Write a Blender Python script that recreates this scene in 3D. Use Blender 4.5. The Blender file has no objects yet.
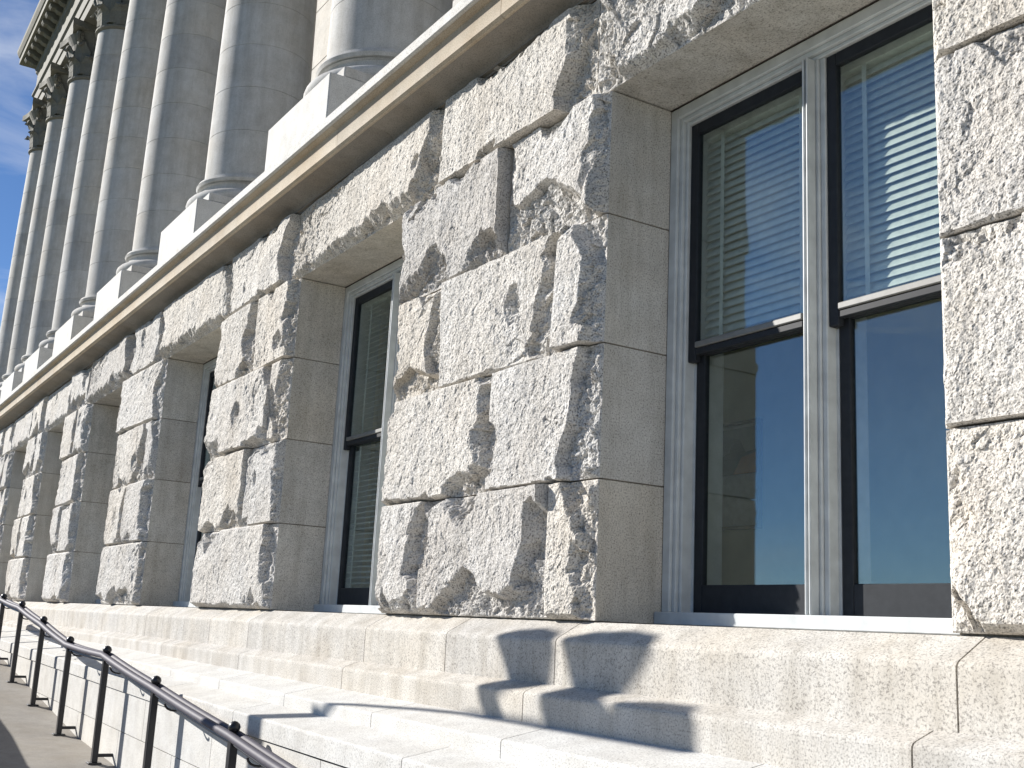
import bpy, math, random
import numpy as np
from mathutils import Vector, Matrix
random.seed(7)
sc = bpy.context.scene
COL = sc.collection
R = math.radians

# ------------------------------------------------------------------ camera
CAM = np.array([4.2125, -3.1283, -0.0524])
YAW, PITCH, ROLL, FPX = 0.5553, 0.2126, 0.0501, 1134.3
fw = np.array([-math.cos(YAW)*math.cos(PITCH), math.sin(YAW)*math.cos(PITCH), math.sin(PITCH)])
rt = np.cross(fw, [0, 0, 1]); rt /= np.linalg.norm(rt)
up = np.cross(rt, fw)
r2 = math.cos(ROLL)*rt + math.sin(ROLL)*up
u2 = -math.sin(ROLL)*rt + math.cos(ROLL)*up
cd = bpy.data.cameras.new('camera'); cam = bpy.data.objects.new('camera', cd); COL.objects.link(cam)
cd.sensor_width = 36; cd.lens = 36*FPX/1024; cd.clip_start = .05; cd.clip_end = 6000
M = Matrix(((r2[0], u2[0], -fw[0], CAM[0]), (r2[1], u2[1], -fw[1], CAM[1]), (r2[2], u2[2], -fw[2], CAM[2]), (0, 0, 0, 1)))
cam.matrix_world = M
sc.camera = cam

# ------------------------------------------------------------------ light
AZ, EL = R(32), R(25)          # sun: degrees off the facade (from the left), elevation
S = Vector((-math.cos(AZ)*math.cos(EL), -math.sin(AZ)*math.cos(EL), math.sin(EL)))
sd = bpy.data.lights.new('sun', 'SUN'); sd.energy = 4.6; sd.angle = R(.53); sd.color = (1, .955, .89)
so = bpy.data.objects.new('sun', sd); COL.objects.link(so)
so.rotation_euler = S.to_track_quat('Z', 'Y').to_euler(); so.location = (-20, -20, 30)
w = bpy.data.worlds.new("World"); sc.world = w; w.use_nodes = True
wn, wl = w.node_tree.nodes, w.node_tree.links
CLOUD = .6
sky = wn.new('ShaderNodeTexSky'); sky.sky_type = 'NISHITA'; sky.sun_disc = False
sky.sun_elevation = EL; sky.sun_rotation = math.atan2(S.x, S.y); sky.altitude = 1400; sky.air_density = .85; sky.dust_density = .15; sky.ozone_density = 6
tc = wn.new('ShaderNodeTexCoord')
mp = wn.new('ShaderNodeMapping'); mp.inputs['Scale'].default_value = (1.1, 1.5, 6.5); mp.inputs['Rotation'].default_value = (.25, -.12, .4); mp.inputs['Location'].default_value = (.0, .0, CLOUD)
cn = wn.new('ShaderNodeTexNoise'); cn.inputs['Scale'].default_value = 1.9; cn.inputs['Detail'].default_value = 7; cn.inputs['Roughness'].default_value = .58; cn.inputs['Distortion'].default_value = .5
cr = wn.new('ShaderNodeValToRGB'); cr.color_ramp.elements[0].position = .50; cr.color_ramp.elements[0].color = (0, 0, 0, 1)
cr.color_ramp.elements[1].position = .80; cr.color_ramp.elements[1].color = (.6, .6, .6, 1)
mx = wn.new('ShaderNodeMixRGB'); mx.inputs[2].default_value = (8.2, 8.5, 9.0, 1)
wl.new(tc.outputs['Generated'], mp.inputs['Vector']); wl.new(mp.outputs[0], cn.inputs['Vector'])
wl.new(cn.outputs['Fac'], cr.inputs[0]); wl.new(cr.outputs[0], mx.inputs[0]); wl.new(sky.outputs[0], mx.inputs[1])
wl.new(mx.outputs[0], wn['Background'].inputs[0]); wn['Background'].inputs[1].default_value = .062
vs = sc.view_settings; vs.view_transform = 'Standard'; vs.look = 'None'; vs.exposure = .90; vs.gamma = 1
sc.render.film_transparent = False

# ------------------------------------------------------------------ materials
def nodes(name):
    m = bpy.data.materials.new(name); m.use_nodes = True
    return m, m.node_tree.nodes, m.node_tree.links, m.node_tree.nodes['Principled BSDF']
def rgba(c): return (c[0], c[1], c[2], 1)
def ramp(N, pts):
    r = N.new('ShaderNodeValToRGB'); e = r.color_ramp.elements
    while len(e) < len(pts): e.new(.5)
    for k, (p, c) in zip(e, pts): k.position = p; k.color = rgba(c)
    return r
def granite(name, light, mid, dark, warm, speck=1.0, bump=.6, bdist=.006, stain=.35, rough=.85, tint=.13, cry=130, bs=48, streak=0.):
    m, N, L, B = nodes(name)
    g = N.new('ShaderNodeNewGeometry')
    def noise(s, d=2, r=.6):
        n = N.new('ShaderNodeTexNoise'); n.inputs['Scale'].default_value = s; n.inputs['Detail'].default_value = d
        n.inputs['Roughness'].default_value = r; L.new(g.outputs['Position'], n.inputs['Vector']); return n
    def mix(kind, fac, a, b):
        x = N.new('ShaderNodeMixRGB'); x.blend_type = kind
        for i, v in ((0, fac), (1, a), (2, b)):
            if isinstance(v, (int, float)): x.inputs[i].default_value = v
            elif isinstance(v, tuple): x.inputs[i].default_value = rgba(v)
            else: L.new(v, x.inputs[i])
        return x.outputs[0]
    n1 = noise(cry, 3, .75)                                   # crystals
    r1 = ramp(N, [(.38, dark), (.46, mid), (.55, light), (.75, light)]); L.new(n1.outputs['Fac'], r1.inputs[0])
    vo = N.new('ShaderNodeTexVoronoi'); vo.inputs['Scale'].default_value = cry*1.7; L.new(g.outputs['Position'], vo.inputs['Vector'])
    r2_ = ramp(N, [(0, (.12, .12, .12)), (.2, (.55, .55, .55)), (.34, (1, 1, 1))])
    L.new(vo.outputs['Distance'], r2_.inputs[0])
    c = mix('MULTIPLY', .35*speck, r1.outputs[0], r2_.outputs[0])
    n2 = noise(1.7, 5, .6)
    r3 = ramp(N, [(.38, (0, 0, 0)), (.68, (1, 1, 1))]); L.new(n2.outputs['Fac'], r3.inputs[0])
    sf = N.new('ShaderNodeMath'); sf.operation = 'MULTIPLY'; sf.inputs[1].default_value = stain; L.new(r3.outputs[0], sf.inputs[0])
    c = mix('MIX', sf.outputs[0], c, mix('MULTIPLY', 1., c, warm))
    n3 = noise(6, 4, .65); r4 = ramp(N, [(.3, (.72, .71, .70)), (.62, (1, 1, 1))]); L.new(n3.outputs['Fac'], r4.inputs[0])
    c = mix('MULTIPLY', .55, c, r4.outputs[0])
    if streak:
        mpn = N.new('ShaderNodeMapping'); mpn.inputs['Scale'].default_value = (7, 7, .7); L.new(g.outputs['Position'], mpn.inputs['Vector'])
        ns = noise(1., 5, .7); L.new(mpn.outputs[0], ns.inputs['Vector'])
        rs_ = ramp(N, [(.36, (.50, .47, .42)), (.56, (1, 1, 1))]); L.new(ns.outputs['Fac'], rs_.inputs[0]); c = mix('MULTIPLY', streak, c, rs_.outputs[0])
    oi = N.new('ShaderNodeObjectInfo')
    r5 = ramp(N, [(0, (1-tint*1.3, 1-tint*1.35, 1-tint*1.35)), (.35, (1, 1, 1)), (.7, (1, 1-tint*.25, 1-tint*.65)), (1, (1-tint*.5, 1-tint*.45, 1-tint*.35))])
    L.new(oi.outputs['Random'], r5.inputs[0]); c = mix('MULTIPLY', 1., c, r5.outputs[0])
    L.new(c, B.inputs['Base Color']); B.inputs['Roughness'].default_value = rough; B.inputs['Specular IOR Level'].default_value = .25
    nb = noise(bs, 4, .7)
    b = N.new('ShaderNodeBump'); b.inputs['Strength'].default_value = bump; b.inputs['Distance'].default_value = bdist
    L.new(nb.outputs['Fac'], b.inputs['Height']); L.new(b.outputs[0], B.inputs['Normal'])
    return m
MAT = {}
MAT['rock'] = granite('rock_faced_granite', (.74, .725, .695), (.57, .555, .53), (.17, .165, .155), (.90, .82, .72), 1.1, .9, .0045, .35, cry=115, bs=85, streak=.25)
MAT['dressed'] = granite('dressed_granite', (.66, .645, .61), (.57, .555, .52), (.30, .29, .275), (.93, .85, .75), .9, .6, .003, .45, cry=125, bs=60, streak=.35)
MAT['plinth'] = granite('plinth_granite', (.63, .615, .58), (.56, .545, .515), (.31, .30, .285), (.93, .85, .73), 1.0, .5, .003, .5, tint=.07, cry=120, streak=.4)
MAT['step'] = granite('step_granite', (.67, .67, .65), (.61, .61, .595), (.40, .395, .385), (.95, .90, .82), .6, .4, .003, .4, tint=.05, cry=130, streak=.1)
MAT['pale'] = granite('pale_smooth_granite', (.57, .575, .57), (.52, .525, .52), (.40, .40, .40), (.90, .83, .74), .4, .2, .003, .5, tint=.1, streak=.3)
MAT['moulding'] = granite('shade_darkened_moulding', (.30, .28, .25), (.26, .245, .22), (.18, .17, .15), (.85, .76, .66), .5, .25, .004, .6, tint=.08)  # shade of the hollow moulding put into a darker, greyer base colour
MAT['dark_stone'] = granite('dark_granite', (.27, .265, .24), (.20, .195, .175), (.11, .11, .10), (.8, .78, .62), .4, .5, .006, .6, tint=.1)  # darker stone colour for capitals, entablature and cornice
MAT['belt'] = granite('belt_course_granite', (.56, .50, .405), (.51, .45, .365), (.36, .32, .26), (.85, .74, .6), .5, .25, .004, .6, tint=.08)
MAT['mortar'] = granite('mortar', (.30, .28, .25), (.26, .24, .21), (.16, .15, .14), (.9, .8, .7), .3, .3, .003, .3)
MAT['concrete'] = granite('ramp_concrete', (.36, .345, .32), (.32, .305, .285), (.24, .23, .22), (.8, .74, .64), .35, .3, .004, .5)
MAT['lawn'] = granite('lawn', (.085, .115, .035), (.065, .095, .03), (.04, .06, .02), (.9, .85, .5), .5, .8, .02, .5)

def paint(name, col, rough=.45, bump=.05, spec=.4, metal=0., scale=25):
    m, N, L, B = nodes(name)
    g = N.new('ShaderNodeNewGeometry'); n = N.new('ShaderNodeTexNoise'); n.inputs['Scale'].default_value = scale; n.inputs['Detail'].default_value = 5
    L.new(g.outputs['Position'], n.inputs['Vector'])
    r = ramp(N, [(.25, tuple(c*.82 for c in col)), (.7, tuple(min(1, c*1.08) for c in col))]); L.new(n.outputs['Fac'], r.inputs[0])
    L.new(r.outputs[0], B.inputs['Base Color']); B.inputs['Roughness'].default_value = rough
    B.inputs['Specular IOR Level'].default_value = spec; B.inputs['Metallic'].default_value = metal
    b = N.new('ShaderNodeBump'); b.inputs['Strength'].default_value = bump; b.inputs['Distance'].default_value = .002
    L.new(n.outputs['Fac'], b.inputs['Height']); L.new(b.outputs[0], B.inputs['Normal'])
    return m
MAT['frame'] = paint('grey_blue_frame_paint', (.56, .585, .59), .45, .05, .4, 0, 12)
MAT['sash'] = paint('dark_sash_paint', (.028, .031, .036), .5, .05, .12)
MAT['strip'] = paint('meeting_rail_aluminium', (.19, .19, .18), .45)
MAT['iron'] = paint('black_iron_paint', (.018, .018, .022), .35, .15, .5)
MAT['rail'] = paint('worn_rail_metal', (.085, .08, .10), .6, .2, .2, 0)
MAT['blind'] = paint('blind_vinyl', (.66, .69, .64), .5)
MAT['plaster'] = paint('olive_room_plaster', (.78, .73, .52), .8, .05, .2, 0, 4)
MAT['ceil'] = paint('room_ceiling', (.8, .8, .76), .8)
MAT['floor'] = paint('room_carpet', (.30, .27, .23), .9)
MAT['picframe'] = paint('picture_frame_wood', (.10, .075, .05), .5)
MAT['mount'] = paint('picture_mount', (.8, .81, .83), .7)
MAT['pic_sky'] = paint('print_sky', (.25, .27, .30), .6)
MAT['pic_hill'] = paint('print_hill', (.035, .03, .035), .6)
MAT['pic_orange'] = paint('print_orange', (.62, .22, .06), .6)
MAT['lead'] = paint('lead_flashing', (.10, .10, .11), .5)
def glass():
    m, N, L, B = nodes('window_glass'); N.remove(B)
    o = N['Material Output']
    t = N.new('ShaderNodeBsdfTransparent'); t.inputs[0].default_value = (.90, .93, .92, 1)
    g = N.new('ShaderNodeBsdfGlossy'); g.inputs['Roughness'].default_value = .004; g.inputs[0].default_value = (.84, .96, .98, 1)
    lw = N.new('ShaderNodeLayerWeight'); lw.inputs['Blend'].default_value = .5
    pw = N.new('ShaderNodeMath'); pw.operation = 'POWER'; pw.inputs[1].default_value = 4.; L.new(lw.outputs['Facing'], pw.inputs[0])
    f = N.new('ShaderNodeMath'); f.operation = 'MULTIPLY_ADD'; f.inputs[1].default_value = .80; f.inputs[2].default_value = .115; L.new(pw.outputs[0], f.inputs[0])
    x = N.new('ShaderNodeMixShader'); L.new(f.outputs[0], x.inputs[0]); L.new(t.outputs[0], x.inputs[1]); L.new(g.outputs[0], x.inputs[2])
    L.new(x.outputs[0], o.inputs['Surface']); return m
MAT['glass'] = glass()

# ------------------------------------------------------------------ object helpers
ORG = {}
def wpos(o): return ORG[o.name] if o else (0., 0., 0.)
def link(name, data, org, parent):
    o = bpy.data.objects.new(name, data); COL.objects.link(o); ORG[o.name] = tuple(org)
    p = wpos(parent)
    o.parent = parent; o.location = (org[0]-p[0], org[1]-p[1], org[2]-p[2])
    return o
def mesh(name, V, F, mats, parent=None, org=None, smooth=False, midx=None):
    V = np.asarray(V, float)
    if org is None: org = tuple(V.min(0)*[.5, .5, 1] + V.max(0)*[.5, .5, 0])
    me = bpy.data.meshes.new(name); me.from_pydata((V-np.array(org)).tolist(), [], F)
    for m in (mats if isinstance(mats, (list, tuple)) else [mats]): me.materials.append(MAT[m])
    if smooth: me.polygons.foreach_set('use_smooth', [True]*len(me.polygons))
    if midx is not None: me.polygons.foreach_set('material_index', midx)
    me.update()
    return link(name, me, org, parent)
def empty(name, org, label, cat, group=None, parent=None):
    o = link(name, None, org, parent); o.empty_display_size = .2
    tag(o, label, cat, group); return o
def tag(o, label=None, cat=None, group=None, kind=None):
    for k, v in (('label', label), ('category', cat), ('group', group), ('kind', kind)):
        if v: o[k] = v
    return o
def share(o, name, org, parent):
    return link(name, o.data, org, parent)
class G:
    def __init__(s): s.v = []; s.f = []
    def add(s, V, F):
        n = len(s.v); s.v += [tuple(p) for p in V]; s.f += [tuple(i+n for i in f) for f in F]; return s
    def box(s, x0, x1, y0, y1, z0, z1, b=0.):
        if b <= 0:
            V = [(x, y, z) for x in (x0, x1) for y in (y0, y1) for z in (z0, z1)]
            return s.add(V, [(0, 1, 3, 2), (4, 6, 7, 5), (0, 4, 5, 1), (2, 3, 7, 6), (0, 2, 6, 4), (1, 5, 7, 3)])
        # chamfered box
        V = []; idx = {}
        for ix, x in enumerate((x0, x1)):
            for iy, y in enumerate((y0, y1)):
                for iz, z in enumerate((z0, z1)):
                    sx, sy, sz = (b, -b)[ix], (b, -b)[iy], (b, -b)[iz]
                    for a, p in enumerate(((x, y+sy, z+sz), (x+sx, y, z+sz), (x+sx, y+sy, z))):
                        idx[ix, iy, iz, a] = len(V); V.append(p)
        F = []
        for i in (0, 1):
            q = [idx[i, 0, 0, 0], idx[i, 1, 0, 0], idx[i, 1, 1, 0], idx[i, 0, 1, 0]]; F.append(tuple(q if i else q[::-1]))
            q = [idx[0, i, 0, 1], idx[0, i, 1, 1], idx[1, i, 1, 1], idx[1, i, 0, 1]]; F.append(tuple(q if i else q[::-1]))
            q = [idx[0, 0, i, 2], idx[1, 0, i, 2], idx[1, 1, i, 2], idx[0, 1, i, 2]]; F.append(tuple(q if i else q[::-1]))
        for i in (0, 1):
            for j in (0, 1):
                F.append((idx[i, j, 0, 0], idx[i, j, 0, 1], idx[i, j, 1, 1], idx[i, j, 1, 0]))
                F.append((idx[i, 0, j, 0], idx[i, 0, j, 2], idx[i, 1, j, 2], idx[i, 1, j, 0]))
                F.append((idx[0, i, j, 1], idx[0, i, j, 2], idx[1, i, j, 2], idx[1, i, j, 1]))
        for i in (0, 1):
            for j in (0, 1):
                for k in (0, 1): F.append((idx[i, j, k, 0], idx[i, j, k, 1], idx[i, j, k, 2]))
        return s.add(V, F)
    def prism(s, prof, x0, x1, z=lambda x: 0., n=1):
        """(y,z) polygon extruded along x; z(x) lifts it"""
        k = len(prof); xs = np.linspace(x0, x1, n+1)
        V = [(x, y, q+z(x)) for x in xs for (y, q) in prof]
        F = [(i*k+j, i*k+(j+1) % k, (i+1)*k+(j+1) % k, (i+1)*k+j) for i in range(n) for j in range(k)]
        F += [tuple(range(k))[::-1], tuple(n*k+j for j in range(k))]
        return s.add(V, F)
    def lathe(s, prof, c, n=48):
        """(r,z) profile round the vertical through c"""
        V = []; F = []; k = len(prof)
        for i in range(n):
            a = 2*math.pi*i/n
            V += [(c[0]+r*math.cos(a), c[1]+r*math.sin(a), c[2]+z) for r, z in prof]
        for i in range(n):
            j = (i+1) % n
            F += [(i*k+q, j*k+q, j*k+q+1, i*k+q+1) for q in range(k-1)]
        F += [tuple(i*k for i in range(n))[::-1], tuple(i*k+k-1 for i in range(n))]
        return s.add(V, F)
    def tube(s, pts, r, n=10):
        P = [Vector(p) for p in pts]; V = []; F = []
        for i, p in enumerate(P):
            d = ((P[min(i+1, len(P)-1)]-p).normalized() + (p-P[max(i-1, 0)]).normalized()).normalized()
            a = Vector((0, 1, 0)) if abs(d.y) < .9 else Vector((0, 0, 1))
            b = d.cross(a).normalized(); c = d.cross(b)
            V += [tuple(p+(b*math.cos(t)+c*math.sin(t))*r) for t in [2*math.pi*k/n for k in range(n)]]
        for i in range(len(P)-1):
            F += [(i*n+k, i*n+(k+1) % n, (i+1)*n+(k+1) % n, (i+1)*n+k) for k in range(n)]
        F += [tuple(range(n))[::-1], tuple((len(P)-1)*n+k for k in range(n))]
        return s.add(V, F)
    def out(s, name, mats, parent=None, org=None, smooth=False):
        o = mesh(name, s.v, s.f, mats, parent, org, False)
        if smooth:
            me = o.data; me.polygons.foreach_set('use_smooth', [True]*len(me.polygons))
            try: me.set_sharp_from_angle(angle=R(38))
            except Exception: pass
        return o

# ------------------------------------------------------------------ numpy noise
def _hash(ix, iy, iz, seed):
    h = (ix.astype(np.int64)*374761393 + iy.astype(np.int64)*668265263 + iz.astype(np.int64)*2147483647 + seed*1274126177) & 0xffffffff
    h = ((h ^ (h >> 13))*1274126177) & 0xffffffff
    h = ((h ^ (h >> 16))*2246822519) & 0xffffffff
    return h ^ (h >> 15)
def pnoise(x, z, seed=0):
    ix, iz = np.floor(x).astype(int), np.floor(z).astype(int); fx, fz = x-ix, z-iz
    u, v = fx*fx*fx*(fx*(fx*6-15)+10), fz*fz*fz*(fz*(fz*6-15)+10)
    def gr(dx, dz):
        a = _hash(ix+dx, iz+dz, ix*0, seed)/4294967296.*2*np.pi
        return np.cos(a)*(fx-dx)+np.sin(a)*(fz-dz)
    a = gr(0, 0)*(1-u)+gr(1, 0)*u; b = gr(0, 1)*(1-u)+gr(1, 1)*u
    return (a*(1-v)+b*v)*1.5
def fbm(x, z, seed, octv=4, gain=.5):
    s = 0; a = 1; f = 1
    for o in range(octv):
        s = s + a*pnoise(x*f, z*f, seed+o*17); a *= gain; f *= 2.03
    return s
def cells(x, z, seed):
    """distance to, and a random value of, the nearest cell: broken flakes"""
    ix, iz = np.floor(x).astype(int), np.floor(z).astype(int); best = np.full(x.shape, 9.); val = np.zeros(x.shape); gx = np.zeros(x.shape); gz = np.zeros(x.shape)
    for dx in (-1, 0, 1):
        for dz in (-1, 0, 1):
            h = _hash(ix+dx, iz+dz, ix*0, seed); px = (h & 0xffff)/65536.; pz = ((h >> 16) & 0xffff)/65536.
            ex, ez = x-(ix+dx+px), z-(iz+dz+pz); d = ex*ex+ez*ez; m = d < best
            best = np.where(m, d, best); val = np.where(m, ((h >> 7) & 1023)/1023., val); gx = np.where(m, ex, gx); gz = np.where(m, ez, gz)
    return val, gx, gz

DREV = .37                      # reveal depth
def rock_block(x0, x1, z0, z1, parent, seed, open_l=False, open_r=False, open_b=False, depth=None, back=.37, lintel=False):
    """one rock-faced block: dressed sides, broken front"""
    g = .004
    X0, X1, Z0, Z1 = x0+(0 if open_l else g), x1-(0 if open_r else g), z0+(0 if open_b else g), z1-g
    dist = math.hypot((X0+X1)/2-CAM[0], CAM[1])
    res = min(.05, max(.006, dist*.0012))
    nu, nv = max(8, int((X1-X0)/res)), max(8, int((Z1-Z0)/res))
    x = np.linspace(X0, X1, nu+1); z = np.linspace(Z0, Z1, nv+1)
    XX, ZZ = np.meshgrid(x, z, indexing='ij')
    rs = np.random.RandomState(seed)
    D = depth if depth else rs.uniform(.065, .105)
    wob = .05*fbm(XX*3.1, ZZ*3.1, seed, 3)
    wob2 = .03*fbm(XX*9, ZZ*9, seed+3, 3)
    dl, dr, db, dt = XX-X0, X1-XX, ZZ-Z0, Z1-ZZ
    h = D + (XX-(X0+X1)/2)*rs.uniform(-.03, .03) + (ZZ-(Z0+Z1)/2)*rs.uniform(-.05, .03) + .012*fbm(XX*1.8, ZZ*1.8, seed+9, 2)
    jv, jx, jz = cells(XX*9+wob*6, ZZ*5.5+wob*6, seed+201)
    j2, jx2, jz2 = cells(XX*24, ZZ*17, seed+211)
    jag = (jv-.5)*.045+(jx*np.cos(jv*40)+jz*np.sin(jv*40))*.03+(j2-.5)*.012      # angular breaks
    # pitched edges: each side its own steepness and ragged width
    for d, lo, hi, b0, b1, op in ((dl, 5, 14, .55, .9, open_l), (dr, 2.2, 9, .2, .6, open_r), (db, 2.2, 9, .25, .65, lintel or z0 == 0), (dt, 5, 14, .6, .9, False)):
        k = rs.uniform(lo, hi); base = .012 if op else D*rs.uniform(b0, b1)
        e = np.maximum(0, d + wob*.5*np.clip(d/.1, 0, 1) + wob2*.7*np.clip(d/.05, 0, 1) + jag*.5*np.clip(d/.03, 0, 1))*k + base + wob2*.25*(0 if op else 1)
        h = np.minimum(h, e)
    # broken facets, mostly at the right-hand and lower edges
    big = (X1-X0) > .6
    for _ in range(rs.randint(3, 7) if big else rs.randint(2, 5)):
        side = rs.choice(['r', 'b', 'r', 'b', 'r', 'l', 't'])
        cx = {'r': X1-rs.uniform(.03, .20), 'l': X0+rs.uniform(.02, .10)}.get(side, rs.uniform(X0, X1))
        cz = {'b': Z0+rs.uniform(.03, .15), 't': Z1-rs.uniform(.02, .07)}.get(side, rs.uniform(Z0, Z1))
        a = {'r': 0, 'l': math.pi, 'b': -math.pi/2, 't': math.pi/2}[side]+rs.uniform(-.7, .7)
        sl = rs.uniform(.5, 2.0)
        pl = D*rs.uniform(.85, 1.05) - sl*((XX-cx)*math.cos(a)+(ZZ-cz)*math.sin(a)) + wob*.35 + wob2*.3 + jag
        pl += np.maximum(0, np.abs(-(XX-cx)*math.sin(a)+(ZZ-cz)*math.cos(a)+wob*2)-rs.uniform(.06, .34))*rs.uniform(1, 3)
        h = np.minimum(h, np.maximum(pl, .015+.4*np.abs(wob2)))
    if open_r: h = np.minimum(h, .012+.75*dr+(jag*.9+wob*.3)*np.clip(dr/.04, 0, 1))
    if open_l: h = np.minimum(h, .012+1.1*dl+wob*.4*np.clip(dl/.06, 0, 1)+wob2*.6*np.clip(dl/.04, 0, 1))
    if z0 == 0: h = np.minimum(h, .02+1.9*db+(jag*.8+wob*.4)*np.clip(db/.04, 0, 1))
    if lintel: h = np.minimum(h, .012+1.0*db+(jag*.9+wob*.4)*np.clip(db/.04, 0, 1))
    # a shell-shaped scar on some blocks
    if rs.rand() < .4:
        cx, cz, ra = rs.uniform(X0+.1, X1-.1), rs.uniform(Z0+.12, Z1-.12), rs.uniform(.04, .10)
        rr = np.hypot((XX-cx)*1.0, (ZZ-cz)*rs.uniform(.6, 1.1))+wob2*.6
        h = h-np.clip(1-rr/ra, 0, 1)**.5*rs.uniform(.02, .045)
    val, gx, gz = cells(XX*7+wob*14, ZZ*7+wob*9, seed+31)
    ins = np.clip(np.minimum(np.minimum(dl, dr), np.minimum(db, dt))/.03, 0, 1)
    slope = np.clip((D*.93-h)/.04, 0, 1)            # broken zones are rougher than the flat face
    h = h + ins*(.0020+.020*slope)*((val-.5)*1.0 + (gx*np.cos(val*40)+gz*np.sin(val*40))*1.1)
    v2, g2, k2 = cells(XX*20+wob*30, ZZ*20, seed+57)
    h = h + ins*(.0014+.009*slope)*((v2-.5) + (g2*np.cos(v2*40)+k2*np.sin(v2*40)))
    if res < .02:
        v3, g3, k3 = cells(XX*52+wob*40, ZZ*52, seed+91)
        h = h + ins*(.0020+.003*slope)*((v3-.5) + (g3*np.cos(v3*40)+k3*np.sin(v3*40)))
    h = h + ins*((.0042+.003*slope)*fbm(XX*14, ZZ*14, seed+5, 4, .65))
    h = np.maximum(h, .002)
    brd = np.zeros_like(h, bool); brd[0, :] = brd[-1, :] = True; brd[:, 0] = brd[:, -1] = True
    nibx = np.zeros_like(XX)
    nv1, nu1 = nv+1, nu+1
    V = np.stack([XX+nibx, -h, ZZ], -1).reshape(-1, 3)
    ii = np.arange(nu1*nv1).reshape(nu1, nv1)
    F = np.stack([ii[:-1, :-1], ii[1:, :-1], ii[1:, 1:], ii[:-1, 1:]], -1).reshape(-1, 4).tolist()
    nf = len(F)
    ring = list(ii[:, 0])+list(ii[-1, 1:])+list(ii[-2::-1, -1])+list(ii[0, -2:0:-1])
    base = len(V); n = len(ring)
    # dressed margin ring 18 mm back, then the back ring
    VB = V[ring].copy(); VB[:, 1] = back
    V = np.vstack([V, VB])
    for k in range(n):
        a, b = ring[k], ring[(k+1) % n]
        F.append([b, a, base+k, base+(k+1) % n])
    F.append([base+k for k in range(n)])
    mi = [0]*nf+[1]*n+[1]
    return mesh('granite_block', V, F, ['rock', 'dressed'], parent, ((x0+x1)/2, 0, z0), False, mi)

# ------------------------------------------------------------------ the building
ZB = 3.17
bld = empty('granite_building', (-10, 1, -1.75), 'pale granite civic building with rock-faced base, sash windows and tall colonnade', 'building')
WIN = [(4.07, 1.88), (0, 1.88), (-4.07, 1.88), (-7.81, 1.88), (-11.3, 1.80), (-14.40, 1.65), (-17.40, 1.55), (-20.3, 1.5), (-23.1, 1.45)]   # left arris, width
XR, XL = 8.2, -26.0
CZ = [0, .65, 1.3, 1.95, 2.6]
piers = []
edges = [XR]
for x, wd in WIN: edges += [x+wd, x]
edges.append(XL)
for i in range(0, len(edges), 2): piers.append((edges[i+1], edges[i]))       # right to left
core = G()
for a, b in piers: core.box(a+.008, b-.008, .012, .68, -.1, 2.6)
core.box(XL+.008, XR-.008, .012, .68, 2.612, ZB-.002)
wall = core.out('rusticated_wall', 'mortar', bld)
JO = {2: [[-1.62, -.35], [-.93], [-1.54, -.33], [-.91]],
      3: [[], [-4.81], [-4.40], [-4.88]],
      4: [[], [-8.65], [-8.2], []]}
seed = 100
for pi, (a, b) in enumerate(piers):
    for c in range(4):
        seed += 7
        if pi in JO: js = JO[pi][c]
        elif pi < 2: js = [[a+.95], [a+1.35], [a+.8, a+1.6], [a+1.1]][c]
        elif b-a > 1.0: js = [[], [a+(b-a)*.45], [], [a+(b-a)*.6]][c]
        else: js = []
        xs = [a]+list(js)+[b]
        for k in range(len(xs)-1):
            seed += 1
            rock_block(xs[k], xs[k+1], CZ[c], CZ[c+1], wall, seed, open_l=(k == 0), open_r=(k == len(xs)-2), depth=.05 if pi == 1 and k == 0 else None)
# lintel course: lintel stones over the windows, blocks between
br = {1: -1.66+2.19, 2: .22}
cuts = []
for i, (x, wd) in enumerate(WIN):
    cuts.append((x-.12, x+wd+{1: .5, 2: .53, 3: .22}.get(i, .25)))
prev = XR
for k, (l, r) in enumerate(cuts):
    seed += 3
    if prev-r > .1: rock_block(r, prev, 2.6, ZB, wall, seed)
    rock_block(l, r, 2.6, ZB, wall, seed+1, lintel=True)
    prev = l
rock_block(XL, prev, 2.6, ZB, wall, seed+9)

# ---- plinth: two washed courses
def course(name, prof, joints, mat, zf=lambda x: 0., gap=.0035, coremat='mortar', seg=1):
    """profile (y,z), first point the front bottom; blocks between joints; a recessed core shows in the joints"""
    cy = np.mean([p[0] for p in prof]); czz = np.mean([p[1] for p in prof])
    k = G(); inn = []
    for (y, z) in prof: inn.append((y+.012 if y < cy else y, z-.012 if z > czz else z))
    k.prism(inn, joints[-1], joints[0], zf, 30)
    core = k.out(name, coremat, bld)
    for a, b in zip(joints[1:], joints[:-1]):
        q = G(); q.prism(prof, a+gap, b-gap, zf, seg); q.out('plinth_block', mat, core)
    return core
def bev(pts, i, r=.012, n=3):
    """round corner i of an open profile list"""
    p0, p1, p2 = [np.array(pts[j % len(pts)], float) for j in (i-1, i, i+1)]
    d0 = (p0-p1)/np.linalg.norm(p0-p1); d2 = (p2-p1)/np.linalg.norm(p2-p1)
    a, c = p1+d0*r, p1+d2*r
    arc = []
    for t in np.linspace(0, 1, n+1): arc.append(tuple((1-t)**2*a+2*t*(1-t)*p1+t*t*c))
    return list(pts[:i])+arc+list(pts[i+1:])
def jl(first, step, end, jit=.12):
    o = list(first)
    while o[-1] > end: o.append(o[-1]-step+random.uniform(-jit, jit))
    o[-1] = end; return o
P1 = bev([(-.147, -.289), (-.147, -.087), (.0, -.004), (.36, .0), (.36, -.289)], 1, .02)
course('plinth_course', P1, jl([XR, 6.0, 4.1, 1.99, -.11, -1.12, -2.11, -4.14, -5.06, -7.0], 1.7, XL), 'plinth')
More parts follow.
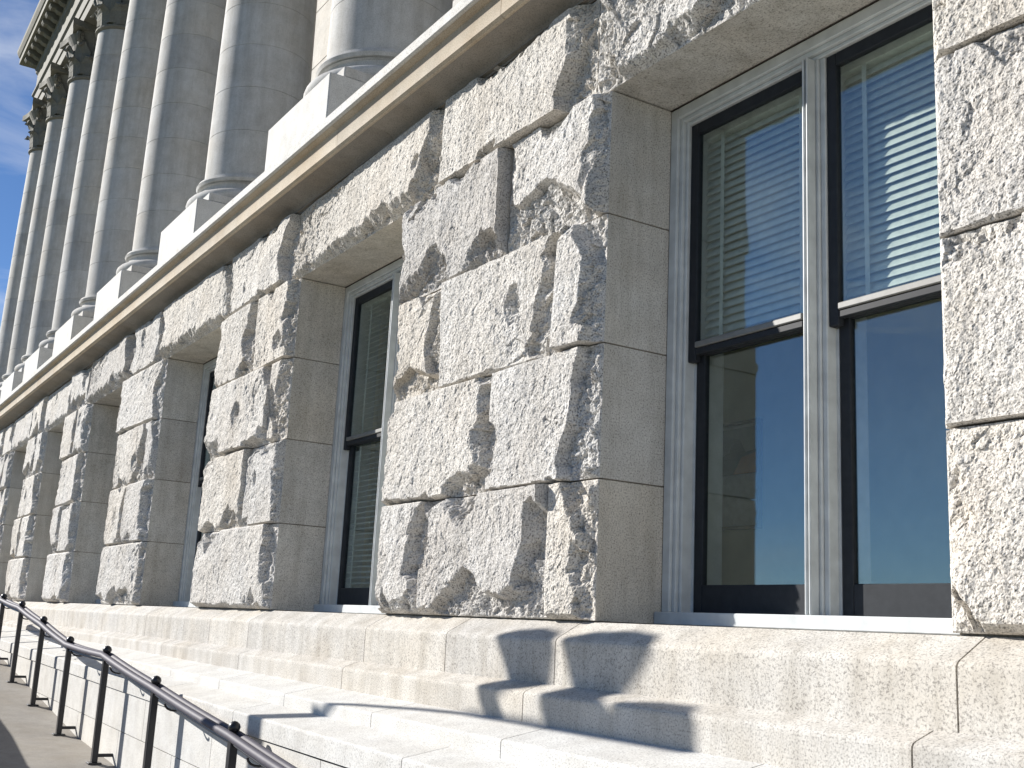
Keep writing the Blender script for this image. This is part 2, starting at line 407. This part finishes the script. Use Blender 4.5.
P2 = bev([(-.25, -.47), (-.25, -.325), (-.14, -.284), (.3, -.284), (.3, -.47)], 1, .018)
course('plinth_course', P2, jl([XR, 5.2, 3.5, 1.905, -.2, -2.17, -4.0, -6.0], 1.9, XL), 'plinth')
# ---- two broad steps and the low wall beside the ramp
dz3 = lambda x: .006*max(0, -1-x)
dz4 = lambda x: .0135*max(0, -1.5-x)
P3 = bev([(-.5, -.62), (-.5, -.505), (-.24, -.452), (.3, -.452), (.3, -.62)], 1, .012)
course('step_course', P3, jl([XR, 4.2, 2.6, 1.3, .03, -1.22, -2.42, -3.63, -4.8], 1.2, XL, .05), 'step', dz3)
P4 = bev([(-.735, -.735), (-.735, -.625), (-.49, -.578), (.2, -.578), (.2, -.735)], 1, .012)
course('low_wall_coping', P4, jl([XR, 4.4, 2.9, 1.1, -.40, -2.62, -4.2], 1.6, XL), 'step', dz4)
P5 = [(-.722, -1.03), (-.722, -.741), (.1, -.741), (.1, -1.03)]
course('low_wall_course', P5, jl([XR, 5, 3.2, 1.9, .2, -1.3, -3.0], 1.5, XL), 'step', dz4)
P6 = [(-.722, -1.9), (-.722, -1.036), (.1, -1.036), (.1, -1.9)]
course('low_wall_footing', P6, jl([XR, 4, 2.2, .6, -.9, -2.2], 1.5, XL), 'step', dz4)

# ---- windows
def bars(prof_boxes, name, mat, parent, b=.004):
    q = G()
    for bx in prof_boxes: q.box(*bx, b)
    return q.out(name, mat, parent)
def pane(x0, x1, z0, z1, y, parent):
    return G().box(x0, x1, y, y+.005, z0, z1).out('glass_pane', 'glass', parent)
def blind(x0, x1, z0, z1, y, label, pitch=.041, tilt=70):
    """a venetian blind: head rail, slats, bottom rail, ladder tapes"""
    e = empty('venetian_blind', ((x0+x1)/2, y, z0), label, 'blind', 'venetian blinds behind the sash windows')
    G().box(x0, x1, y-.025, y+.025, z1-.045, z1, .004).out('head_rail', 'blind', e)
    G().box(x0, x1, y-.022, y+.022, z0, z0+.022, .004).out('bottom_rail', 'blind', e)
    first = None; z = z0+.05
    while z < z1-.055:
        if first is None:
            q = G(); c, s_ = math.cos(R(tilt)), math.sin(R(tilt)); pr = []
            for t in (-1, -.5, 0, .5, 1):
                cam_ = .0035*(1-t*t); pr.append((y+.024*t*c-cam_*s_, z+.024*t*s_+cam_*c))
            lo = [(a+.0012*s_, b-.0012*c) for a, b in pr]
            q.prism(pr+lo[::-1], x0+.004, x1-.004); first = q.out('slat', 'blind', e, org=((x0+x1)/2, y, z))
        else: share(first, 'slat', ((x0+x1)/2, y, z), e)
        z += pitch
    for fx in (.17, .83):
        xx = x0+(x1-x0)*fx
        G().box(xx-.012, xx+.012, y-.0275, y-.0265, z0+.01, z1-.02).out('ladder_tape', 'blind', e)
    return e
def window(x, wd, i, detail=True):
    s = wd/1.88; Y = DREV
    jw = .10; mw = .092; mc = x+wd/2+.009*s
    H = 2.595
    fr = []
    # moulded jambs: three stepped strips, deeper towards the sash
    for a, b_, yy in ((0, .055, 0), (.055, .08, .016), (.08, jw, .034)):
        fr += [(x+a, x+b_, Y+yy, 0.66, .06, H), (x+wd-b_, x+wd-a, Y+yy, 0.66, .06, H)]
        fr += [(x+b_ if a < .07 else x+jw, x+wd-(b_ if a < .07 else jw), Y+yy, .66, H-b_, H-a)]
    for a, b_, yy in ((-mw/2, -mw/2+.012, .0), (-mw/2+.012, -mw/2+.024, -.018), (-mw/2+.024, -mw/2+.034, .012), (-mw/2+.034, -mw/2+.046, -.018), (-mw/2+.046, .018, .030), (.018, mw/2, .042)):
        fr.append((mc+a, mc+b_, Y+yy, 0.66, .06, H-jw))
    fr.append((x+.002, x+wd-.002, Y-.045, .68, .003, .06))
    q = G()
    for bx in fr: q.box(*bx, .004)
    win = q.out('sash_window', 'frame', bld)
    for (a, b_) in ((x+jw, mc-mw/2), (mc+mw/2, x+wd-jw)):
        zt, zm = H-jw, 1.315
        # upper sash, outer track
        up_ = [(a, a+.055, Y+.052, Y+.088, zm-.06, zt), (b_-.055, b_, Y+.052, Y+.088, zm-.06, zt), (a+.055, b_-.055, Y+.052, Y+.088, zt-.06, zt)]
        us = bars(up_, 'upper_sash', 'sash', win); bars([(a+.055, b_-.055, Y+.052, Y+.088, zm-.03, zm+.002)], 'meeting_rail', 'sash', win); bars([(a+.055, b_-.055, Y+.044, Y+.086, zm+.004, zm+.034)], 'rail_strip', 'strip', win); pane(a+.05, b_-.05, zm+.025, zt-.055, Y+.068, win)
        lo_ = [(a+.02, a+.078, Y+.092, Y+.128, .062, zm+.02), (b_-.078, b_-.02, Y+.092, Y+.128, .062, zm+.02), (a+.078, b_-.078, Y+.092, Y+.128, zm-.03, zm+.02), (a+.078, b_-.078, Y+.092, Y+.128, .062, .19)]
        ls = bars(lo_, 'lower_sash', 'sash', win); pane(a+.07, b_-.07, .185, zm-.025, Y+.108, win)
        # parting strips beside the lower sash
        bars([(a, a+.018, Y+.094, Y+.13, .062, zm-.062)], 'parting_strip', 'frame', win, 0)
        bars([(b_-.018, b_, Y+.094, Y+.13, .062, zm-.062)], 'parting_strip', 'frame', win, 0)
    return mc, mw, jw
names = ['window beside the camera', 'nearest window', 'second window', 'third window']
for i, (x, wd) in enumerate(WIN):
    mc, mw, jw = window(x, wd, i)
    if 0 < i < 4:
        zlo = {1: 1.33, 2: .10, 3: 1.33}[i]
        txt = {1: 'half lowered pale venetian blind behind the %s sash of the nearest large window', 2: 'fully lowered pale venetian blind behind the %s sash of the second window along', 3: 'half lowered pale venetian blind behind the %s sash of the third window along'}[i]
        tl = {1: 62, 2: 22, 3: 50}[i]
        blind(x+jw+.004, mc-mw/2-.004, zlo, 2.48, .535, txt % 'left', tilt=tl)
        blind(mc+mw/2+.004, x+wd-jw-.004, zlo, 2.48, .535, txt % 'right', tilt=tl)
# ---- rooms behind the windows
RZ0, RZ1, RY = -.55, 2.9, 1.62
rb = G()
for xa, xb in ((-25.9, -10), (-9.9, -6.1), (-6.0, -2.75), (-2.65, 3.2), (3.3, 8.1)):
    pass
G().box(XL+.1, XR-.1, RY, RY+.1, RZ0, RZ1).out('room_back_wall', 'plaster', bld)
G().box(XL+.1, XR-.1, .684, RY+.1, RZ0-.1, RZ0-.002).out('room_floor', 'floor', bld)
G().box(XL+.1, XR-.1, .684, RY+.1, RZ1+.002, RZ1+.1).out('room_ceiling', 'ceil', bld)
for xx in (XL+.2, -16, -9.9, -6.0, -2.72, 3.1, XR-.3):
    G().box(xx-.06, xx+.06, .684, RY-.003, RZ0+.002, RZ1-.002).out('partition_wall', 'plaster', bld)
G().box(XL+.1, XR-.1, .50, .682, RZ0-.1, -.12).out('apron_wall', 'plaster', bld)
# framed print hanging on the back wall
pf = empty('framed_picture', (-.79, RY-.03, .59), 'framed print with orange and dark hills above a pale mount, inside nearest window', 'picture')
x0, x1, z0, z1 = -.98, -.60, .59, 1.24
q = G()
for bx in ((x0, x0+.02, RY-.035, RY-.002, z0, z1), (x1-.02, x1, RY-.035, RY-.002, z0, z1), (x0+.02, x1-.02, RY-.035, RY-.002, z0, z0+.02), (x0+.02, x1-.02, RY-.035, RY-.002, z1-.02, z1)): q.box(*bx, .003)
q.out('picture_frame', 'picframe', pf)
G().box(x0+.02, x1-.02, RY-.015, RY-.003, z0+.02, z1-.02).out('mount', 'mount', pf)
pr_ = G().box(x0+.04, x1-.04, RY-.018, RY-.0155, .92, z1-.04).out('print', 'pic_sky', pf)
V = [(x0+.04, .92), (x1-.04, .92), (x1-.04, 1.06), (x0+.25, 1.05), (x0+.20, 1.13), (x0+.15, 1.14), (x0+.11, 1.06), (x0+.04, 1.03)]
def sheet(pts, y0, y1, name, m, par):
    n = len(pts); VV = [(a, y0, b) for a, b in pts]+[(a, y1, b) for a, b in pts]
    FF = [tuple(range(n)), tuple(range(n, 2*n))[::-1]]+[(i, i+n, (i+1) % n+n, (i+1) % n) for i in range(n)]
    return mesh(name, VV, FF, m, par)
sheet(V, RY-.020, RY-.0182, 'hill_shape', 'pic_hill', pr_)
sheet([(x0+.15, .92), (x1-.04, .92), (x1-.04, 1.04), (x0+.22, 1.02)], RY-.0225, RY-.0203, 'orange_shape', 'pic_orange', pr_)

# ---- belt course above the rock-faced base
belt = [(.1, ZB), (-.03, ZB), (-.03, ZB+.012), (-.055, ZB+.014), (-.055, ZB+.026)]
for t in np.linspace(0, 1, 7)[1:]:                     # hollow moulding
    a = t*math.pi/2; belt.append((-.06-.155*(1-math.cos(a)), ZB+.026+.05*math.sin(a)))
belt += [(-.225, ZB+.0765), (.1, ZB+.0765)]
fas = [(.1, ZB+.0785), (-.245, ZB+.0785), (-.262, ZB+.092), (-.262, 3.385), (-.268, 3.395), (-.29, 3.40), (-.31, 3.41), (.1, 3.41)]
fil = [(.1, 3.4125), (-.325, 3.4125), (-.335, 3.42), (-.335, 3.487), (-.325, 3.495), (-.17, 3.56), (-.17, 3.655), (.1, 3.665)]
bc = G().prism([(y+.01 if y < 0 else y, z) for y, z in belt[:-2]+fas[2:4]]+[(-.1, 3.42), (.1, 3.425)], XL+.02, XR-.02).out('belt_course', 'mortar', bld)
xs = [XR]
for k in range(40):
    n = {0: 6.2, 1: 4.2, 2: 2.1, 3: .2, 4: -.72, 5: -2.95, 6: -5.1}.get(k, xs[-1]-2.0+random.uniform(-.15, .15))
    if n < XL+.6: break
    xs.append(n)
xs.append(XL)
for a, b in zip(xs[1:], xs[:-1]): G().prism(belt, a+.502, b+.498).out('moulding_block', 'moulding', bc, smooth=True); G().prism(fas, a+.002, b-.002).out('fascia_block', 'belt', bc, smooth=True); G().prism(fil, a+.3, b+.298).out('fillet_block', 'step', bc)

# ---- terrace slab, upper wall
G().box(XL+.05, XR-.05, .101, 2.9, ZB+.02, 3.64).out('terrace_slab', 'pale', bld)
YW = 1.75
uw = G().box(XL+.35, XR-.2, YW+.012, YW+1.0, 3.645, 14.1).out('upper_wall', 'mortar', bld)
ab = None; row = 0; z = 3.66
while z < 12.2:
    xx = XL+.35-(.75 if row % 2 else 0)
    while xx < XR-.2:
        a, b = max(xx, XL+.35)+.003, min(xx+1.5, XR-.2)-.003
        if b-a > 1.45 and ab is not None: share(ab, 'ashlar_block', ((a+b)/2, YW, z), uw)
        elif b-a > .1:
            o = G().box(a, b, YW, YW+.1, z+.003, z+.847, .006).out('ashlar_block', 'pale', uw, org=((a+b)/2, YW, z))
            if b-a > 1.45: ab = o
        xx += 1.5
    z += .85; row += 1

# ---- columns on pedestals
YC, RB, RT = .95, .575, .48
ZP, ZS, ZC, ZA = 4.46, 4.96, 11.05, 12.25       # pedestal top, shaft foot, capital foot, capital top
CX = [3.0, -.95, -4.87, -8.53, -11.9, -14.92, -17.75, -20.4, -22.85, -25.1]
def shaft_r(z):
    t = (z-ZS)/(ZC-ZS); return RB-(RB-RT)*(t**1.6)
first = None
def acanthus(q, c, a, z0, h, r0, r1, wd):
    """one curling leaf: stem against the bell, tip rolling out"""
    n = 7; pts = []
    for i in range(n+1):
        t = i/n
        r = r0+(r1-r0)*t**1.2 + (.13*max(0, t-.62)/.38 if t > .62 else 0)
        z = z0+h*min(t, .9)/.9-(.10*h*((t-.86)/.14)**2*2 if t > .86 else 0)
        ww = wd*(.75+.5*math.sin(math.pi*min(1, t*1.05)))*(1-.75*max(0, t-.75)/.25)*(1+.12*(-1)**i)
        pts.append((r, z, ww))
    V = []
    for r, z, ww in pts:
        for s_ in (-1, 0, 1):
            rr = r+(.035 if s_ == 0 else 0); tx, ty = -math.sin(a), math.cos(a)
            V.append((c[0]+rr*math.cos(a)+tx*ww*s_/2, c[1]+rr*math.sin(a)+ty*ww*s_/2, z))
    m = len(V); V += [(c[0]+(x-c[0])*.93, c[1]+(y-c[1])*.93, z-.01) for x, y, z in V]
    F = []
    for i in range(n):
        for j in (0, 1):
            k = i*3+j; F += [(k, k+1, k+4, k+3), (m+k, m+k+3, m+k+4, m+k+1)]
        F += [(i*3, i*3+3, m+i*3+3, m+i*3), (i*3+2, m+i*3+2, m+i*3+5, i*3+5)]
    F += [(n*3, n*3+1, m+n*3+1, m+n*3), (n*3+1, n*3+2, m+n*3+2, m+n*3+1)]
    q.add(V, F)
for cx in CX:
    c = (cx, YC, 0)
    if first is None:
        q = G().lathe([(shaft_r(z)-.007, z) for z in np.linspace(ZS, ZC, 9)], c, 40)
        col = q.out('column', 'mortar', bld, org=(cx, YC, ZP), smooth=True)
        subs = []
        # pedestal: base step, die, cap
        p = G(); yf = .10
        y1 = YC+(YC-yf)
        p.box(cx-.80, cx+.80, yf-.06, YW-.003, 3.672, 3.86, .01)
        p.box(cx-.73, cx+.73, yf, YW-.003, 3.862, ZP-.0, .01)
        subs.append(p.out('pedestal', 'step', col))
        b = G(); b.box(cx-.72, cx+.72, YC-.72, YW-.004, ZP+.002, ZP+.10, .008)
        tor = [(.0, ZP+.102), (.64, ZP+.102)]
        for t in np.linspace(-1, 1, 9): tor.append((.64+.115*math.cos(t*math.pi/2), ZP+.195+.09*math.sin(t*math.pi/2)))
        for t in np.linspace(-1, 1, 5): tor.append((.635-.035*math.cos(t*math.pi/2), ZP+.335+.045*math.sin(t*math.pi/2)))
        for t in np.linspace(-1, 1, 5): tor.append((.605+.055*math.cos(t*math.pi/2), ZP+.43+.045*math.sin(t*math.pi/2)))
        tor += [(.60, ZS-.003), (0, ZS-.003)]
        b.lathe(tor, c, 48); subs.append(b.out('column_base', 'pale', col, smooth=True))
        dz = (ZC-ZS)/11
        for k in range(11):
            za, zb = ZS+k*dz, ZS+(k+1)*dz
            pr = [(shaft_r(za)-.003, za+.001), (shaft_r(za), za+.004)]+[(shaft_r(z), z) for z in np.linspace(za, zb, 4)[1:-1]]+[(shaft_r(zb), zb-.004), (shaft_r(zb)-.003, zb-.001)]
            subs.append(G().lathe(pr, c, 48).out('column_drum', 'pale', col, smooth=True))
        k = G()
        bell = [(RT+.0, ZC+.002), (RT+.05, ZC+.03), (RT+.05, ZC+.07), (RT-.02, ZC+.09), (RT-.02, ZC+.5), (RT+.05, ZC+.85), (RT+.16, ZC+1.05)]
        k.lathe(bell, c, 32)
        for i in range(8):
            acanthus(k, c, 2*math.pi*(i+.5)/8, ZC+.09, .42, RT, RT+.05, .30)
            acanthus(k, c, 2*math.pi*i/8, ZC+.12, .74, RT+.01, RT+.07, .30)
        for sx in (-1, 1):
            for sy in (-1, 1):
                a = math.atan2(sy, sx); pts = []
                for i in range(15):                          # corner scrolls
                    th = i/14*2.6*math.pi; rr = .16*(1-i/17)
                    pts.append((RT+.17+.0+rr*math.cos(th+1.9), ZC+.93+rr*math.sin(th+1.9)))
                P = [(cx+r*math.cos(a), YC+r*math.sin(a), z) for r, z in [(RT+.02, ZC+.55), (RT+.06, ZC+.75)]+pts]
                k.tube(P, .05, 7)
        # concave-sided abacus
        n = 10; A = []
        for s_ in range(4):
            for i in range(n):
                t = i/n*2-1; d = .70-.11*(1-t*t); a = s_*math.pi/2
                A.append((cx+d*math.cos(a)-.70*t*math.sin(a)*.98, YC+d*math.sin(a)+.70*t*math.cos(a)*.98))
        m = len(A)
        k.add([(x, y, ZC+1.055) for x, y in A]+[(x, y, ZA-.003) for x, y in A], [tuple(range(m))[::-1], tuple(range(m, 2*m))]+[(i, (i+1) % m, (i+1) % m+m, i+m) for i in range(m)])
        subs.append(k.out('capital', 'dark_stone', col))
        first = col; fx = cx
    else:
        col = share(first, 'column', (cx, YC, ZP), bld)
        for s_ in subs:
            o = ORG[s_.name]; share(s_, s_.name.split('.')[0], (o[0]+cx-fx, o[1], o[2]), col)
# ---- entablature
YE = .47; XE = XL+.15
ent = [(YW-.003, ZA), (YE, ZA), (YE, ZA+.28), (YE-.03, ZA+.285), (YE-.03, ZA+.58), (YE-.08, ZA+.62), (YE-.08, ZA+.68), (YE-.01, ZA+.69), (YE-.01, ZA+1.22), (YE-.06, ZA+1.27), (YE-.08, ZA+1.36), (YE-.10, ZA+1.37), (YW-.003, ZA+1.37)]
en = G().prism(ent, XE, XR-.2).out('entablature', 'dark_stone', bld)
cor = [(YW-.01, ZA+1.575), (.08, ZA+1.575), (.03, ZA+1.585), (.03, ZA+1.74), (.0, ZA+1.76), (-.05, ZA+1.86), (-.06, ZA+1.93), (.2, ZA+2.0), (YW-.01, ZA+2.05)]
G().prism(cor, XE-.42, XR-.1).out('cornice', 'dark_stone', en)
G().box(XE+.02, XR-.22, YE-.09, YW-.02, ZA+1.372, ZA+1.573).out('modillion_band', 'dark_stone', en)
m0 = None; xx = XE+.15
mprof = [(.09, ZA+1.571), (.09, ZA+1.50), (.13, ZA+1.45), (.2, ZA+1.46), (.28, ZA+1.40), (.376, ZA+1.375), (.376, ZA+1.571)]
while xx < XR-.4:
    if m0 is None: m0 = G().prism(mprof, xx-.09, xx+.09).out('modillion', 'dark_stone', en, org=(xx, .2, ZA+1.4))
    else: share(m0, 'modillion', (xx, .2, ZA+1.4), en)
    xx += .46

# ------------------------------------------------------------------ the ground in front
gx = [(-60, .6), (-14, -.42), (-10.62, -.76), (-9.36, -.89), (-8.02, -1.03), (-6.69, -1.17), (-5.34, -1.24), (-3.9, -1.39), (-2.2, -1.55), (-.4, -1.73), (12, -1.735)]
def zr(x):
    for (a, za), (b, zb) in zip(gx[:-1], gx[1:]):
        if x <= b: return za+(zb-za)*(x-a)/(b-a)
    return gx[-1][1]
rx = [x for x, _ in gx if x > -26]; rx = [-26]+rx
q = G(); V = []; F = []
for x in rx: V += [(x, -.7225, zr(x)), (x, -2.2, zr(x)), (x, -2.2, -1.9), (x, -.7225, -1.9)]
for i in range(len(rx)-1):
    for j in range(4): F.append((i*4+j, i*4+(j+1) % 4, (i+1)*4+(j+1) % 4, (i+1)*4+j))
F += [(0, 1, 2, 3), tuple((len(rx)-1)*4+j for j in (3, 2, 1, 0))]
tag(mesh('ramp_path', V, F, 'concrete'), kind='structure')
tag(G().box(-3000, 3000, -3000, 60, -1.95, -1.75).out('ground', 'lawn'), kind='structure')
tag(G().box(-45, 25, -9, -2.203, -1.76, -1.742).out('pavement', 'concrete'), kind='structure')
# outer kerb wall of the ramp
kerb = [x for x in rx if x <= -4]
KV = []; KF = []
for x in kerb:
    KV += [(x, -2.20-.002, zr(x)+.68), (x, -2.42, zr(x)+.68), (x, -2.42, -1.738), (x, -2.202, -1.738)]
for i in range(len(kerb)-1):
    for j in range(4): KF.append((i*4+j, (i+1)*4+j, (i+1)*4+(j+1) % 4, i*4+(j+1) % 4))
KF += [(3, 2, 1, 0), tuple((len(kerb)-1)*4+j for j in range(4))]
tag(mesh('kerb_wall', KV, KF, 'plinth'), 'low granite kerb wall along the outer edge of the sloping ramp', 'wall')

# ------------------------------------------------------------------ handrail
YR = -.86
PX = [(-13.5, -.50, .22), (-12.1, -.62, .10), (-10.75, -.755, .0), (-9.45, -.885, -.08), (-8.12, -1.02, -.22), (-6.77, -1.165, -.375), (-5.36, -1.24, -.405), (-3.88, -1.392, -.55), (-2.22, -1.548, -.70), (-.75, -1.695, -.845), (.6, -1.735, -.90)]
hr = empty('handrail', (-6, YR, -1.2), 'black iron handrail on slim posts rising along the ramp wall', 'handrail')
for (x, zb, zt) in PX:
    p = G().box(x-.028, x+.028, YR-.022, YR+.022, zb+.012, zt-.03, .003).out('post', 'iron', hr)
    G().box(x-.05, x+.05, YR-.05, YR+.05, zb-.004, zb+.012, .003).out('foot_plate', 'iron', p)
    G().box(x-.012, x+.012, YR+.022, -.7235, zb+.05, zb+.075).out('wall_tie', 'iron', p)
    G().lathe([(0.002, -.032), (.014, -.03), (.014, -.012), (.03, .0), (.036, .018), (.03, .036), (.016, .048), (.002, .052)], (x, YR, zt+.015), 14).out('ball_finial', 'iron', p, smooth=True)
def railpts(dy, dzv, x_off=0.):
    P = []
    for i in range(len(PX)-1):
        (x0, _, z0), (x1, _, z1) = PX[i], PX[i+1]
        for t in np.linspace(0, 1, 8)[:-1]:
            # smooth joints, slight sag between posts
            tt = t; zz = z0+(z1-z0)*tt - .006*math.sin(math.pi*t)
            P.append((x0+(x1-x0)*t, YR+dy, zz+dzv))
    P.append((PX[-1][0], YR+dy, PX[-1][2]+dzv)); return P
G().tube(railpts(-.03, -.01), .025, 12).out('rail', 'rail', hr, smooth=True)
G().tube(railpts(.034, -.012), .023, 12).out('rail', 'rail', hr, smooth=True)
G().tube(railpts(0., -.055), .011, 8).out('under_rail', 'iron', hr, smooth=True)
for i in range(len(PX)-1):
    (x0, _, z0), (x1, _, z1) = PX[i], PX[i+1]
    for t in (.3,):
        x, zz = x0+(x1-x0)*t, z0+(z1-z0)*t-.016
        ring = [(x, YR+.085*math.cos(a)*.8, zz-.02+.045*math.sin(a)) for a in np.linspace(-math.pi, 0, 9)]
        G().tube(ring, .007, 6).out('clamp', 'iron', hr)

# ------------------------------------------------------------------ made-up post out of view, shaped to throw a shadow on the steps
YL = -2.68
lp = empty('shadow_casting_post', (-5.36, YL, -1.742), 'added unseen black iron post shaped to cast the waisted shadow on the granite steps', 'post')
G().box(-5.41, -5.31, YL-.05, YL+.05, -1.742, 1.36, .012).out('post', 'iron', lp)
G().box(-5.53, -5.19, YL-.17, YL+.17, -1.741, -1.45, .02).out('pier_base', 'plinth', lp)
G().tube([(-5.36, YL, 1.32), (-5.15, YL, 1.48), (-4.8, YL, 1.60), (-4.5, YL, 1.66), (-2.95, YL, 1.68)], .026, 10).out('arm', 'iron', lp, smooth=True)
for pts in ([(-4.40, 1.69), (-4.27, 1.69), (-4.36, 1.80), (-4.26, 1.86), (-4.25, 1.94), (-4.22, 2.12), (-4.26, 2.20), (-4.45, 2.235), (-4.60, 2.20), (-4.64, 2.12), (-4.50, 1.93), (-4.48, 1.84)],
            [(-3.88, 1.69), (-3.46, 1.69), (-3.47, 1.80), (-3.66, 1.87), (-3.71, 1.95), (-3.60, 2.06), (-3.53, 2.15), (-3.60, 2.22), (-3.80, 2.25), (-4.02, 2.22), (-4.09, 2.14), (-4.03, 2.04), (-3.98, 1.93), (-3.93, 1.84)],
            [(-3.38, 1.69), (-2.98, 1.69), (-2.99, 1.82), (-3.05, 1.87), (-3.25, 1.87), (-3.40, 1.82)]):
    sheet(pts, YL-.035, YL+.035, 'shadow_plate', 'iron', lp)  # invented plates, outlines cut to give the waisted shadow
